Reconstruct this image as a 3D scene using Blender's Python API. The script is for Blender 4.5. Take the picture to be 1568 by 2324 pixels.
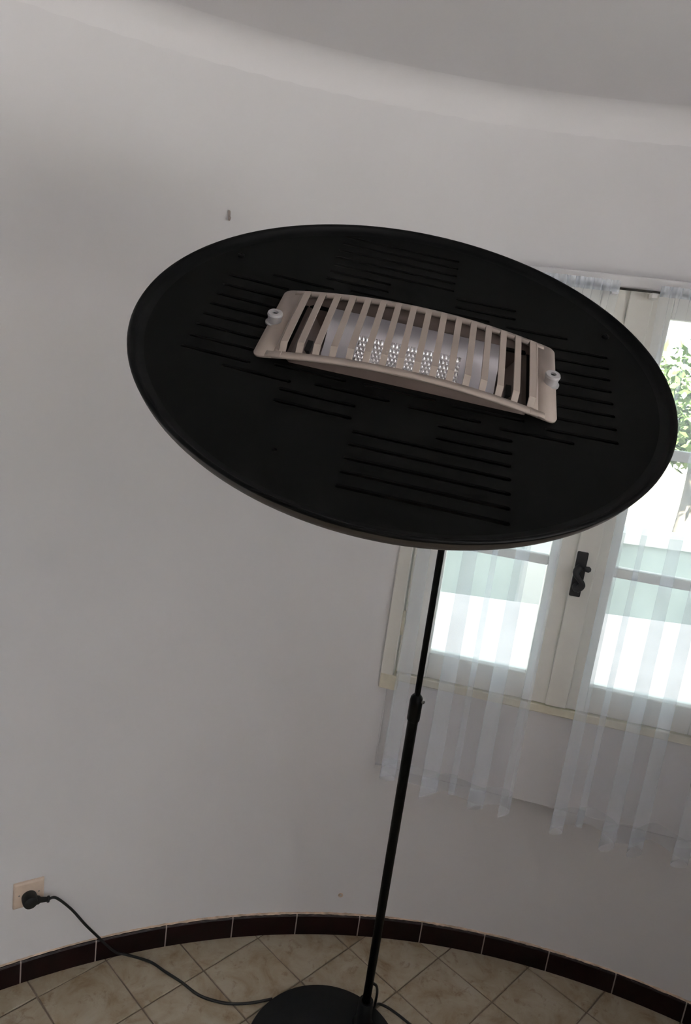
import bpy, bmesh, math, random
from mathutils import Vector, Matrix
from mathutils.geometry import delaunay_2d_cdt

random.seed(7)
for _o in list(bpy.data.objects):
    bpy.data.objects.remove(_o, do_unlink=True)
S = bpy.context.scene
COL = S.collection
R = math.radians

# ------------------------------------------------------------------ camera
cam_d = bpy.data.cameras.new('camera')
cam_d.sensor_fit = 'VERTICAL'
cam_d.sensor_height = 36.0
cam_d.sensor_width = 24.0
cam_d.lens = 26.0
cam_d.clip_start = 0.02
cam_d.clip_end = 200
cam = bpy.data.objects.new('camera', cam_d)
COL.objects.link(cam)
cam.matrix_world = Matrix((
    (0.99113, -0.13291, 0.0, 0.0),
    (0.02938, 0.21908, -0.97527, 0.0),
    (0.12962, 0.96661, 0.22104, 1.77),
    (0, 0, 0, 1)))
S.camera = cam

# ------------------------------------------------------------------ world: plain bright overcast-like sky
W = bpy.data.worlds.new('sky')
S.world = W
W.use_nodes = True
_bg = W.node_tree.nodes['Background']
_bg.inputs['Color'].default_value = (0.82, 0.92, 1.0, 1)
_bg.inputs['Strength'].default_value = 0.5

# ------------------------------------------------------------------ sun (high, from the side of the house; it never shines into the room)
sun_d = bpy.data.lights.new('sun', 'SUN')
sun_d.energy = 20.0
sun_d.angle = R(1.0)
sun_d.color = (1.0, 0.99, 0.97)
sun = bpy.data.objects.new('sun', sun_d)
COL.objects.link(sun)
sun.location = (6, 8, 12)
sun.rotation_euler = Vector((0.06, 0.62, -0.78)).to_track_quat('-Z', 'Y').to_euler()

# ------------------------------------------------------------------ exposure
vs = S.view_settings
vs.view_transform = 'Standard'
vs.look = 'None'
vs.exposure = 2.48
vs.gamma = 1.0
vs.use_curve_mapping = False
S.cycles.use_denoising = True
S.cycles.max_bounces = 14
S.cycles.diffuse_bounces = 8
S.cycles.transparent_max_bounces = 24
S.cycles.transmission_bounces = 8
S.cycles.sample_clamp_indirect = 6.0

# ------------------------------------------------------------------ helpers
def link(o, parent=None):
    COL.objects.link(o)
    if parent is not None:
        o.parent = parent
    return o

def tag(o, label=None, cat=None, group=None, kind=None):
    if label: o['label'] = label
    if cat: o['category'] = cat
    if group: o['group'] = group
    if kind: o['kind'] = kind
    return o

def empty(name, loc=(0, 0, 0)):
    o = bpy.data.objects.new(name, None)
    o.empty_display_size = 0.05
    o.location = loc
    return link(o)

def root_loc(p):
    v = Vector((0, 0, 0))
    while p is not None:
        v += p.location
        p = p.parent
    return v

class MB:
    """collects vertices (world space) and faces of ONE mesh object"""
    def __init__(self):
        self.v, self.f = [], []
    def add(self, vs, fs):
        b = len(self.v)
        self.v += [Vector(x) for x in vs]
        self.f += [tuple(i + b for i in t) for t in fs]
        return self
    def box(self, o, ax, ay, az):
        """box spanned by three edge vectors from corner o"""
        o, ax, ay, az = map(Vector, (o, ax, ay, az))
        p = [o, o + ax, o + ax + ay, o + ay]
        p += [q + az for q in p]
        return self.add(p, [(3, 2, 1, 0), (4, 5, 6, 7), (0, 1, 5, 4), (1, 2, 6, 5), (2, 3, 7, 6), (3, 0, 4, 7)])
    def tube(self, pts, rad, n=12, cap=True):
        pts = [Vector(p) for p in pts]
        rads = rad if isinstance(rad, (list, tuple)) else [rad] * len(pts)
        t0 = (pts[1] - pts[0]).normalized()
        up = Vector((0, 0, 1)) if abs(t0.z) < 0.9 else Vector((1, 0, 0))
        nrm = (up - t0 * up.dot(t0)).normalized()
        b = len(self.v)
        for i, p in enumerate(pts):
            t = (pts[min(i + 1, len(pts) - 1)] - pts[max(i - 1, 0)]).normalized()
            nrm = (nrm - t * nrm.dot(t)).normalized()
            bn = t.cross(nrm)
            for k in range(n):
                a = 2 * math.pi * k / n
                self.v.append(p + (nrm * math.cos(a) + bn * math.sin(a)) * rads[i])
        for i in range(len(pts) - 1):
            for k in range(n):
                k2 = (k + 1) % n
                self.f.append((b + i * n + k, b + i * n + k2, b + (i + 1) * n + k2, b + (i + 1) * n + k))
        if cap:
            self.f.append(tuple(b + k for k in reversed(range(n))))
            self.f.append(tuple(b + (len(pts) - 1) * n + k for k in range(n)))
        return self
    def lathe(self, o, ax, prof, n=48, capped=(False, False)):
        """revolve [(r, h)] about axis ax through o"""
        o, ax = Vector(o), Vector(ax).normalized()
        x = Vector((1, 0, 0)) if abs(ax.x) < 0.9 else Vector((0, 1, 0))
        x = (x - ax * x.dot(ax)).normalized()
        y = ax.cross(x)
        b = len(self.v)
        for r, h in prof:
            for k in range(n):
                a = 2 * math.pi * k / n
                self.v.append(o + ax * h + (x * math.cos(a) + y * math.sin(a)) * r)
        for i in range(len(prof) - 1):
            for k in range(n):
                k2 = (k + 1) % n
                self.f.append((b + i * n + k, b + i * n + k2, b + (i + 1) * n + k2, b + (i + 1) * n + k))
        if capped[0]: self.f.append(tuple(b + k for k in reversed(range(n))))
        if capped[1]: self.f.append(tuple(b + (len(prof) - 1) * n + k for k in range(n)))
        return self
    def build(self, name, mat, parent=None, smooth=False, bevel=0.0, solid=0.0, auto=None):
        me = bpy.data.meshes.new(name)
        ro = root_loc(parent)
        me.from_pydata([tuple(p - ro) for p in self.v], [], self.f)
        bm = bmesh.new()
        bm.from_mesh(me)
        bmesh.ops.recalc_face_normals(bm, faces=bm.faces)
        bm.to_mesh(me)
        bm.free()
        me.materials.append(mat)
        if smooth:
            me.shade_smooth()
            if auto is not None:
                me.set_sharp_from_angle(angle=R(auto))
        o = bpy.data.objects.new(name, me)
        link(o, parent)
        if solid:
            m = o.modifiers.new('solid', 'SOLIDIFY'); m.thickness = solid; m.offset = 0
        if bevel:
            m = o.modifiers.new('bevel', 'BEVEL'); m.width = bevel; m.segments = 2; m.limit_method = 'ANGLE'
        return o

def smooth_path(pts, sub=6):
    """Catmull-Rom through the points"""
    P = [Vector(p) for p in pts]
    out = []
    for i in range(len(P) - 1):
        p0, p1, p2, p3 = P[max(i - 1, 0)], P[i], P[i + 1], P[min(i + 2, len(P) - 1)]
        for k in range(sub):
            t = k / sub
            out.append(0.5 * ((2 * p1) + (p2 - p0) * t + (2 * p0 - 5 * p1 + 4 * p2 - p3) * t * t + (3 * p1 - p0 - 3 * p2 + p3) * t ** 3))
    out.append(P[-1])
    return out

# ------------------------------------------------------------------ materials
def srgb(r, g, b):
    def f(c):
        c /= 255
        return c / 12.92 if c <= 0.04045 else ((c + 0.055) / 1.055) ** 2.4
    return (f(r), f(g), f(b), 1)

def new_mat(name):
    m = bpy.data.materials.new(name)
    m.use_nodes = True
    nt = m.node_tree
    return m, nt, nt.nodes['Principled BSDF']

def noise(nt, scale, detail=4, rough=0.55, coord='Object', loc=None):
    tc = nt.nodes.new('ShaderNodeTexCoord')
    n = nt.nodes.new('ShaderNodeTexNoise')
    n.inputs['Scale'].default_value = scale
    n.inputs['Detail'].default_value = detail
    n.inputs['Roughness'].default_value = rough
    if coord == 'World':
        g = nt.nodes.new('ShaderNodeNewGeometry')
        nt.links.new(g.outputs['Position'], n.inputs['Vector'])
    else:
        nt.links.new(tc.outputs[coord], n.inputs['Vector'])
    return n

def ramp(nt, src, stops):
    r = nt.nodes.new('ShaderNodeValToRGB')
    e = r.color_ramp.elements
    while len(e) > len(stops): e.remove(e[-1])
    while len(e) < len(stops): e.new(0.5)
    for el, (p, c) in zip(e, stops):
        el.position = p
        el.color = c
    nt.links.new(src, r.inputs['Fac'])
    return r

def bump(nt, bsdf, src, strength, dist):
    b = nt.nodes.new('ShaderNodeBump')
    b.inputs['Strength'].default_value = strength
    b.inputs['Distance'].default_value = dist
    nt.links.new(src, b.inputs['Height'])
    nt.links.new(b.outputs['Normal'], bsdf.inputs['Normal'])

def simple(name, col, rough=0.5, metal=0.0, var=0.0, vscale=30, bmp=0.0, bscale=200, spec=0.5):
    m, nt, b = new_mat(name)
    b.inputs['Roughness'].default_value = rough
    b.inputs['Metallic'].default_value = metal
    b.inputs['Specular IOR Level'].default_value = spec
    if var:
        n = noise(nt, vscale)
        lo = tuple(c * (1 - var) for c in col[:3]) + (1,)
        hi = tuple(min(1, c * (1 + var)) for c in col[:3]) + (1,)
        r = ramp(nt, n.outputs['Fac'], [(0.3, lo), (0.7, hi)])
        nt.links.new(r.outputs['Color'], b.inputs['Base Color'])
    else:
        b.inputs['Base Color'].default_value = col
    if bmp:
        n2 = noise(nt, bscale, 3)
        bump(nt, b, n2.outputs['Fac'], bmp, 0.001)
    return m

def plaster_mat(name='white_plaster', k=1.0):
    m, nt, b = new_mat(name)
    n = noise(nt, 1.6, 6, 0.6, 'World')
    r = ramp(nt, n.outputs['Fac'], [(0.3, (0.652 * k, 0.643 * k, 0.660 * k, 1)), (0.7, (0.682 * k, 0.678 * k, 0.697 * k, 1))])
    nt.links.new(r.outputs['Color'], b.inputs['Base Color'])
    b.inputs['Roughness'].default_value = 0.75
    b.inputs['Specular IOR Level'].default_value = 0.25
    n2 = noise(nt, 9, 5, 0.55, 'World')
    n3 = noise(nt, 160, 2, 0.5, 'World')
    a = nt.nodes.new('ShaderNodeMath'); a.operation = 'MULTIPLY_ADD'
    a.inputs[1].default_value = 0.06
    nt.links.new(n3.outputs['Fac'], a.inputs[0]); nt.links.new(n2.outputs['Fac'], a.inputs[2])
    bump(nt, b, a.outputs[0], 0.25, 0.006)
    return m

def floor_tile_mat():
    m, nt, b = new_mat('cream_stone_tile')
    oi = nt.nodes.new('ShaderNodeObjectInfo')
    g = nt.nodes.new('ShaderNodeNewGeometry')
    mul = nt.nodes.new('ShaderNodeVectorMath'); mul.operation = 'SCALE'; mul.inputs['Scale'].default_value = 9.0
    cmb = nt.nodes.new('ShaderNodeCombineXYZ')
    nt.links.new(oi.outputs['Random'], cmb.inputs[0]); nt.links.new(oi.outputs['Random'], cmb.inputs[2])
    nt.links.new(cmb.outputs[0], mul.inputs[0])
    add = nt.nodes.new('ShaderNodeVectorMath'); add.operation = 'ADD'
    nt.links.new(g.outputs['Position'], add.inputs[0]); nt.links.new(mul.outputs[0], add.inputs[1])
    def nz(sc, de, ro):
        n = nt.nodes.new('ShaderNodeTexNoise')
        n.inputs['Scale'].default_value = sc; n.inputs['Detail'].default_value = de; n.inputs['Roughness'].default_value = ro
        n.inputs['Distortion'].default_value = 0.6
        nt.links.new(add.outputs[0], n.inputs['Vector'])
        return n
    n1, n2 = nz(11, 8, 0.65), nz(26, 6, 0.7)
    c1 = ramp(nt, n1.outputs['Fac'], [(0.30, (0.27, 0.195, 0.115, 1)), (0.43, (0.36, 0.295, 0.205, 1)), (0.58, (0.42, 0.365, 0.275, 1)), (0.75, (0.45, 0.415, 0.35, 1))])
    c2 = ramp(nt, n2.outputs['Fac'], [(0.56, (0, 0, 0, 1)), (0.70, (1, 1, 1, 1))])
    mx = nt.nodes.new('ShaderNodeMix'); mx.data_type = 'RGBA'
    mx.inputs['B'].default_value = (0.17, 0.095, 0.045, 1)
    f = nt.nodes.new('ShaderNodeMath'); f.operation = 'MULTIPLY'; f.inputs[1].default_value = 0.65
    nt.links.new(c2.outputs['Color'], f.inputs[0]); nt.links.new(f.outputs[0], mx.inputs['Factor'])
    nt.links.new(c1.outputs['Color'], mx.inputs['A'])
    nt.links.new(mx.outputs['Result'], b.inputs['Base Color'])
    b.inputs['Roughness'].default_value = 0.42
    bump(nt, b, n1.outputs['Fac'], 0.15, 0.002)
    return m

def voile_mat(name, alpha):
    m = bpy.data.materials.new(name)
    m.use_nodes = True
    nt = m.node_tree
    nt.nodes.clear()
    out = nt.nodes.new('ShaderNodeOutputMaterial')
    tr = nt.nodes.new('ShaderNodeBsdfTransparent')
    df = nt.nodes.new('ShaderNodeBsdfDiffuse'); df.inputs['Color'].default_value = (0.86, 0.91, 0.98, 1)  # blue of daylight coming through the cloth put into its white
    tl = nt.nodes.new('ShaderNodeBsdfTranslucent'); tl.inputs['Color'].default_value = (0.86, 0.91, 0.98, 1)
    m1 = nt.nodes.new('ShaderNodeMixShader'); m1.inputs[0].default_value = 0.5
    m2 = nt.nodes.new('ShaderNodeMixShader'); m2.inputs[0].default_value = alpha
    nt.links.new(df.outputs[0], m1.inputs[1]); nt.links.new(tl.outputs[0], m1.inputs[2])
    nt.links.new(tr.outputs[0], m2.inputs[1]); nt.links.new(m1.outputs[0], m2.inputs[2])
    nt.links.new(m2.outputs[0], out.inputs['Surface'])
    return m

def glass_mat():
    m = bpy.data.materials.new('window_glass')
    m.use_nodes = True
    nt = m.node_tree
    nt.nodes.clear()
    out = nt.nodes.new('ShaderNodeOutputMaterial')
    tr = nt.nodes.new('ShaderNodeBsdfTransparent'); tr.inputs['Color'].default_value = (0.95, 0.98, 0.97, 1)
    gl = nt.nodes.new('ShaderNodeBsdfGlossy'); gl.inputs['Roughness'].default_value = 0.02
    fr = nt.nodes.new('ShaderNodeFresnel'); fr.inputs['IOR'].default_value = 1.45
    mx = nt.nodes.new('ShaderNodeMixShader')
    nt.links.new(fr.outputs[0], mx.inputs[0]); nt.links.new(tr.outputs[0], mx.inputs[1]); nt.links.new(gl.outputs[0], mx.inputs[2])
    nt.links.new(mx.outputs[0], out.inputs['Surface'])
    return m

M = {
    'plaster': plaster_mat(),
    'ceiling': plaster_mat('lifted_ceiling_plaster', 1.05),  # wall plaster made lighter to lift a dim ceiling
    'grey_paint': simple('grey_wall_paint', (0.36, 0.35, 0.35, 1), 0.8),  # grey picked for the unseen walls to cut bounced light
    'shade_panel': simple('dark_shade_panel', (0.055, 0.036, 0.027, 1), 0.5, var=0.3, vscale=6),
    'shaded_hook': simple('hook_with_shadow_tone', (0.36, 0.31, 0.29, 1), 0.5),  # brown shadow of a white hook put into its colour
    'tile': floor_tile_mat(),
    'grout': simple('grey_brown_grout', (0.21, 0.165, 0.13, 1), 0.9, var=0.2, vscale=40),
    'skirt': simple('dark_maroon_glazed_tile', (0.0105, 0.0032, 0.0030, 1), 0.36, var=0.35, vscale=14, spec=0.18),
    'skirt_grout': simple('pale_joint', (0.42, 0.37, 0.34, 1), 0.9),
    'mortar': simple('cream_mortar', (0.62, 0.48, 0.37, 1), 0.9, var=0.35, vscale=35, bmp=0.5, bscale=120),
    'paint': simple('off_white_window_paint', (0.74, 0.73, 0.69, 1), 0.45, var=0.04, vscale=12),
    'old_paint': simple('yellowed_window_paint', (0.70, 0.66, 0.54, 1), 0.5, var=0.1, vscale=25),
    'glass': glass_mat(),
    'voile': voile_mat('white_voile', 0.25),
    'voile_hem': voile_mat('white_voile_doubled', 0.20),
    'voile_head': voile_mat('white_voile_gathered', 0.45),
    'black_iron': simple('black_iron', (0.012, 0.012, 0.016, 1), 0.42, var=0.2, vscale=60),
    'rod': simple('dark_curtain_rod', (0.03, 0.026, 0.025, 1), 0.4),
    'white_plastic': simple('white_plastic', (0.72, 0.72, 0.72, 1), 0.4),
    'cream_plastic': simple('cream_plastic', (0.66, 0.53, 0.43, 1), 0.42, var=0.06, vscale=40),
    'rubber': simple('black_rubber', (0.010, 0.010, 0.010, 1), 0.5),
    'lamp_black': simple('black_lamp_enamel', (0.0018, 0.0018, 0.0020, 1), 0.45, var=0.25, vscale=18, bmp=0.05, bscale=500, spec=0.12),
    'dish_plate': simple('dark_olive_black_plate', (0.0022, 0.0022, 0.0019, 1), 0.75, var=0.25, vscale=10, bmp=0.08, bscale=600, spec=0.12),
    'bowl_out': simple('bowl_enamel_bounce_tint', (0.036, 0.030, 0.026, 1), 0.45, var=0.2, vscale=8, spec=0.4),  # floor and wall bounce on the underside put into the brown
    'base': simple('charcoal_cast_base', (0.0026, 0.0026, 0.0034, 1), 0.65, var=0.15, vscale=50, bmp=0.2, bscale=400, spec=0.3),
    'tube': simple('black_tube', (0.0012, 0.0012, 0.0014, 1), 0.42, var=0.2, vscale=30, spec=0.12),
    'grille': simple('beige_grey_painted_steel', (0.33, 0.275, 0.245, 1), 0.5, var=0.05, vscale=20, spec=0.4),
    'housing': simple('brown_grey_steel', (0.13, 0.095, 0.083, 1), 0.5, metal=0.25, var=0.1, vscale=20),
    'reflector': simple('bright_aluminium', (0.72, 0.70, 0.75, 1), 0.34, metal=1.0, var=0.05, vscale=40, bmp=0.06, bscale=90),
    'dimple': simple('dimpled_aluminium', (0.86, 0.84, 0.86, 1), 0.13, metal=1.0),
    'dark_hole': simple('hole_shade_black', (0.004, 0.004, 0.004, 1), 0.7),  # black painted in for the dark inside holes
    'spacer': simple('grey_nylon', (0.36, 0.35, 0.36, 1), 0.35, var=0.05, vscale=50),
    'steel': simple('dull_steel', (0.25, 0.23, 0.21, 1), 0.4, metal=0.8),
    'terrace': simple('pale_bounce_slab', (0.58, 0.56, 0.56, 1), 0.8, var=0.12, vscale=2.5),
    'pink_terrace': simple('pink_terrace_stone', (0.66, 0.59, 0.57, 1), 0.8, var=0.12, vscale=2.5),
    'white_wall': simple('white_garden_render', (0.82, 0.82, 0.80, 1), 0.8),
    'grey_wall': simple('pale_grey_green_render', (0.56, 0.63, 0.61, 1), 0.85, var=0.1, vscale=1.5),
    'bark': simple('bark', (0.13, 0.10, 0.07, 1), 0.9, var=0.3, vscale=12),
    'leaf': simple('light_green_leaf', (0.075, 0.125, 0.03, 1), 0.55, var=0.4, vscale=4),
    'leaf2': simple('mid_green_leaf', (0.035, 0.065, 0.025, 1), 0.55, var=0.4, vscale=4),
    'ground': simple('dry_garden_ground', (0.16, 0.15, 0.11, 1), 0.9, var=0.2, vscale=1.2),
}

# ------------------------------------------------------------------ room: a round room
CX, CY, RW = 0.3712, 0.0400, 1.9239
ZC = 2.395                                   # flat ceiling
COVE = 0.072
def pol(deg, r=RW, z=0.0):
    a = R(deg)
    return Vector((CX + r * math.sin(a), CY + r * math.cos(a), z))

# window frame of reference: normal at 11.5 degrees from straight ahead
PHI = 11.5
WN = Vector((math.sin(R(PHI)), math.cos(R(PHI)), 0))
WT = Vector((math.cos(R(PHI)), -math.sin(R(PHI)), 0))
WO = Vector((CX, CY, 0))
def wp(s, d, z):
    return WO + WT * s + WN * d + Vector((0, 0, z))
def ang_of(s):
    return PHI + math.degrees(math.asin(s / RW))

# openings: (angle from, angle to, z from, z to)
OPEN = [(ang_of(-0.565), ang_of(0.340), 0.585, 2.011)]
def curved_wall():
    angs = set(round(-90 + i * 2.0, 3) for i in range(91))
    for a0, a1, _, _ in OPEN:
        angs |= {round(a0, 3), round(a1, 3)}
    angs = sorted(angs)
    zs = sorted({-0.02, 0.10, 0.3, 0.585, 1.0, 1.3, 1.7, 2.011, 2.2, ZC + 0.01})
    m = MB()
    idx = {}
    def vid(i, j):
        if (i, j) not in idx:
            idx[(i, j)] = len(m.v)
            m.v.append(pol(angs[i], RW, zs[j]))
        return idx[(i, j)]
    n = len(angs)
    for i in range(n - 1):
        am = (angs[i] + angs[i + 1]) / 2
        for j in range(len(zs) - 1):
            zm = (zs[j] + zs[j + 1]) / 2
            if any((a0 < am < a1 or a0 < am - 360 < a1 or a0 < am + 360 < a1) and z0 < zm < z1 for a0, a1, z0, z1 in OPEN):
                continue
            m.f.append((vid(i, j), vid(i + 1, j), vid(i + 1, j + 1), vid(i, j + 1)))
    return m
wall = curved_wall().build('wall_round', M['plaster'], smooth=True)
bmw = bmesh.new(); bmw.from_mesh(wall.data)
bmesh.ops.remove_doubles(bmw, verts=bmw.verts, dist=1e-4)
bmw.to_mesh(wall.data); bmw.free()
wall.data.shade_smooth()
tag(wall, 'white plastered wall curving round behind the lamp', kind='structure')

# flat plaster under and above the window
ap = MB()
ap.box(wp(-0.61, 1.852, 0.575), WT * 0.975, WN * 0.12, (0, 0, 0.300))
_lg = [(-0.588, 1.8345), (-0.518, 1.8530), (-0.518, 1.97), (-0.588, 1.97)]
MB().add([wp(a, b, 0.54) for a, b in _lg] + [wp(a, b, 0.584) for a, b in _lg], [(0, 1, 2, 3), (4, 5, 6, 7), (0, 1, 5, 4), (1, 2, 6, 5), (2, 3, 7, 6), (3, 0, 4, 7)]).build('niche_ledge', M['plaster'], wall)
MB().box(wp(-0.585, 1.838, 0.575), WT * 0.0195, WN * 0.135, (0, 0, 0.300)).build('niche_edge', M['plaster'], wall)
ap_o = ap.build('window_apron', M['plaster'], wall, bevel=0.006)

# unseen room behind the photographer: plain rectangle, wide window added on the right for daylight
XL, XR, YB = CX - RW, CX + RW, -3.5
WY0, WY1, WZ0, WZ1 = -3.2, -0.25, 0.85, 2.3
def plain_wall(name, quads, label):
    m = MB()
    for q in quads: m.add(q, [(0, 1, 2, 3)])
    o = m.build(name, M['grey_paint'])
    bm = bmesh.new(); bm.from_mesh(o.data); bmesh.ops.remove_doubles(bm, verts=bm.verts, dist=1e-4); bm.to_mesh(o.data); bm.free()
    return tag(o, label, kind='structure')
ZT = ZC + 0.01
plain_wall('wall_left', [[(XL, YB, -0.02), (XL, CY, -0.02), (XL, CY, ZT), (XL, YB, ZT)]], 'plain grey-painted wall left of the photographer')
plain_wall('wall_back', [[(XL, YB, -0.02), (XR, YB, -0.02), (XR, YB, ZT), (XL, YB, ZT)]], 'plain grey-painted wall behind the photographer')
ys, zs_ = [YB, WY0, WY1, CY], [-0.02, WZ0, WZ1, ZT]
plain_wall('wall_right', [[(XR, ys[i], zs_[j]), (XR, ys[i + 1], zs_[j]), (XR, ys[i + 1], zs_[j + 1]), (XR, ys[i], zs_[j + 1])] for i in range(3) for j in range(3) if (i, j) != (1, 1)], 'plain grey-painted wall right of the photographer with an added wide window')

pw = MB().box((0.92, 0.40, 0.0), (XR - 0.92, 0, 0), (0, 0.12, 0), (0, 0, 1.58)).build('shade_partition', M['shade_panel'], bevel=0.01)  # unseen panel added to darken the lower right wall
tag(pw, 'half-height dark panel added right of the photographer to shade the wall', kind='structure')

# ceiling with a rounded cove
OUT = [pol(-90 + 180 * k / 90, RW + 0.002, 0) for k in range(91)] + [Vector((XR + 0.002, YB - 0.002, 0)), Vector((XL - 0.002, YB - 0.002, 0))]
ceil = MB().add([(p.x, p.y, ZC) for p in OUT] + [(p.x, p.y, ZC + 0.05) for p in OUT], [tuple(range(len(OUT))), tuple(range(len(OUT), 2 * len(OUT)))]).build('ceiling', M['ceiling'])
tag(ceil, 'white plaster ceiling meeting the curved wall in a rounded cove', kind='structure')
cv = MB()
NCV, NA = 9, 180
for k in range(NA + 1):
    a = -90 + 180 * k / NA
    for q in range(NCV):
        t = math.pi / 2 * q / (NCV - 1)
        cv.v.append(pol(a, RW - COVE + COVE * math.cos(t) + 0.0004, ZC - COVE + COVE * math.sin(t) + 0.0004))
for k in range(NA):
    for q in range(NCV - 1):
        cv.f.append((k * NCV + q, k * NCV + q + 1, (k + 1) * NCV + q + 1, (k + 1) * NCV + q))
cv.build('cove', M['ceiling'], ceil, smooth=True)

# floor: grout bed and diagonal tiles
bed = MB()
bed.add([(p.x, p.y, -0.004) for p in OUT], [tuple(range(len(OUT)))])
bed.add([(p.x, p.y, -0.03) for p in OUT], [tuple(range(len(OUT)))])
floor = bed.build('floor', M['grout'])
tag(floor, 'floor of cream stone-look tiles laid diagonally', kind='structure')
P_T, A_T = 0.195, -43.3
AX = Vector((math.cos(R(A_T)), math.sin(R(A_T)), 0))
BX = Vector((AX.y, -AX.x, 0))
OFFA, OFFB = 0.00373, 0.05356
ring = [(pol(-90 + 2 * k, RW - 0.001).x, pol(-90 + 2 * k, RW - 0.001).y) for k in range(91)] + [(XR - 0.001, YB + 0.001), (XL + 0.001, YB + 0.001)]
def clip_poly(poly, clip):
    """convex clip (clip ring runs clockwise)"""
    out = poly
    n = len(clip)
    for i in range(n):
        (x0, y0), (x1, y1) = clip[i], clip[(i + 1) % n]
        def side(p): return (x1 - x0) * (p[1] - y0) - (y1 - y0) * (p[0] - x0)
        new = []
        for j in range(len(out)):
            p, q = out[j], out[(j + 1) % len(out)]
            sp, sq = side(p), side(q)
            if sp <= 0: new.append(p)
            if (sp < 0 < sq) or (sq < 0 < sp):
                t = sp / (sp - sq)
                new.append((p[0] + (q[0] - p[0]) * t, p[1] + (q[1] - p[1]) * t))
        out = new
        if len(out) < 3: return []
    return out
def tile_mesh(poly, name='floor_tile'):
    """prism with a small eased top edge; poly local"""
    cx = sum(p[0] for p in poly) / len(poly); cy = sum(p[1] for p in poly) / len(poly)
    n = len(poly)
    e = 0.0016
    def inset(p):
        dx, dy = cx - p[0], cy - p[1]
        l = math.hypot(dx, dy) or 1
        return (p[0] + dx / l * e * 1.4, p[1] + dy / l * e * 1.4)
    v = [(p[0], p[1], -0.005) for p in poly] + [(p[0], p[1], -0.0010) for p in poly] + [(*inset(p), 0.0) for p in poly]
    f = [tuple(range(2 * n, 3 * n))]
    for l in (0, 1):
        for k in range(n):
            k2 = (k + 1) % n
            f.append((l * n + k, l * n + k2, (l + 1) * n + k2, (l + 1) * n + k))
    me = bpy.data.meshes.new(name)
    me.from_pydata(v, [], f)
    bm = bmesh.new(); bm.from_mesh(me); bmesh.ops.recalc_face_normals(bm, faces=bm.faces); bm.to_mesh(me); bm.free()
    me.materials.append(M['tile'])
    return me
hw = P_T / 2 - 0.0022
full = None
def in_ring(c, e=0.002):
    if c.y > CY: return math.hypot(c.x - CX, c.y - CY) < RW - e
    return XL + e < c.x < XR - e and c.y > YB + e
rest = MB()
for ia in range(-30, 31):
    for ib in range(-30, 31):
        ctr = AX * (OFFA + (ia + 0.5) * P_T) + BX * (OFFB + (ib + 0.5) * P_T)
        cor = [ctr + AX * (sa * hw) + BX * (sb * hw) for sa, sb in ((1, 1), (1, -1), (-1, -1), (-1, 1))]
        if not in_ring(ctr, -0.15): continue
        if all(in_ring(c) for c in cor):
            pl = [(c.x, c.y) for c in cor]
            inside = True
        else:
            inside = False
            pl = clip_poly([(c.x, c.y) for c in cor], ring)
            if len(pl) < 3: continue
            area = abs(sum(pl[k][0] * pl[(k + 1) % len(pl)][1] - pl[(k + 1) % len(pl)][0] * pl[k][1] for k in range(len(pl)))) / 2
            if area < 2e-5: continue
        if ctr.y < -0.35:          # behind the photographer: joined
            n = len(pl)
            rest.add([(p[0], p[1], 0.0) for p in pl] + [(p[0], p[1], -0.005) for p in pl], [tuple(range(n))] + [(k, (k + 1) % n, n + (k + 1) % n, n + k) for k in range(n)])
            continue
        loc = [(p[0] - ctr.x, p[1] - ctr.y) for p in pl]
        if inside:
            if full is None: full = tile_mesh(loc)
            o = bpy.data.objects.new('floor_tile', full)
        else:
            o = bpy.data.objects.new('floor_tile', tile_mesh(loc))
        o.location = (ctr.x, ctr.y, random.uniform(-0.0004, 0.0004))
        link(o, floor)
ro = rest.build('floor_tile_field', M['tile'], floor)
ro['kind'] = 'stuff'

# baseboard: maroon tiles on a joint bed, cream mortar bead above
HB, TB = 0.068, 0.011
base_o = MB()
NB = 240
def ring_strip(m, r0, r1, z0, z1, a0=-180.0, a1=180.0, n=NB, jag=None):
    b = len(m.v)
    for k in range(n + 1):
        a = a0 + (a1 - a0) * k / n
        j0, j1 = (jag(a) if jag else (0, 0))
        m.v += [pol(a, r0, z0), pol(a, r1 - j0, z0), pol(a, r1 - j0 * 0.6, z1 + j1), pol(a, r0, z1 + j1)]
    for k in range(n):
        for q in range(4):
            q2 = (q + 1) % 4
            m.f.append((b + k * 4 + q, b + k * 4 + q2, b + (k + 1) * 4 + q2, b + (k + 1) * 4 + q))
def no_door(a):
    return not (140.0 < a % 360 < 196.0)
ring_strip(base_o, RW + 0.004, RW - TB + 0.0022, 0.0, HB - 0.001, -90.0, 90.0)
base_o = base_o.build('baseboard_round', M['skirt_grout'])
tag(base_o, 'dark maroon glazed tile baseboard following the curved wall', kind='structure')
random.seed(3)
_h = [random.random() for _ in range(1500)]
def jag(a):
    i = int((a + 180) * 4 + 0.01) % 1400
    x = _h[i]; y = _h[i + 7]; w = _h[i // 13]
    return (0.003 * x * x + 0.002 * w, 0.002 * w + 0.002 * y * y)
mort = MB()
ring_strip(mort, RW + 0.003, RW - 0.004, HB - 0.004, HB + 0.001, -90.0, 90.0, 700, jag)
mort.build('mortar_bead', M['mortar'], base_o)
STEP, A0 = 360 / 62.0, -33.88
k0, k1 = -9, 21
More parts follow.
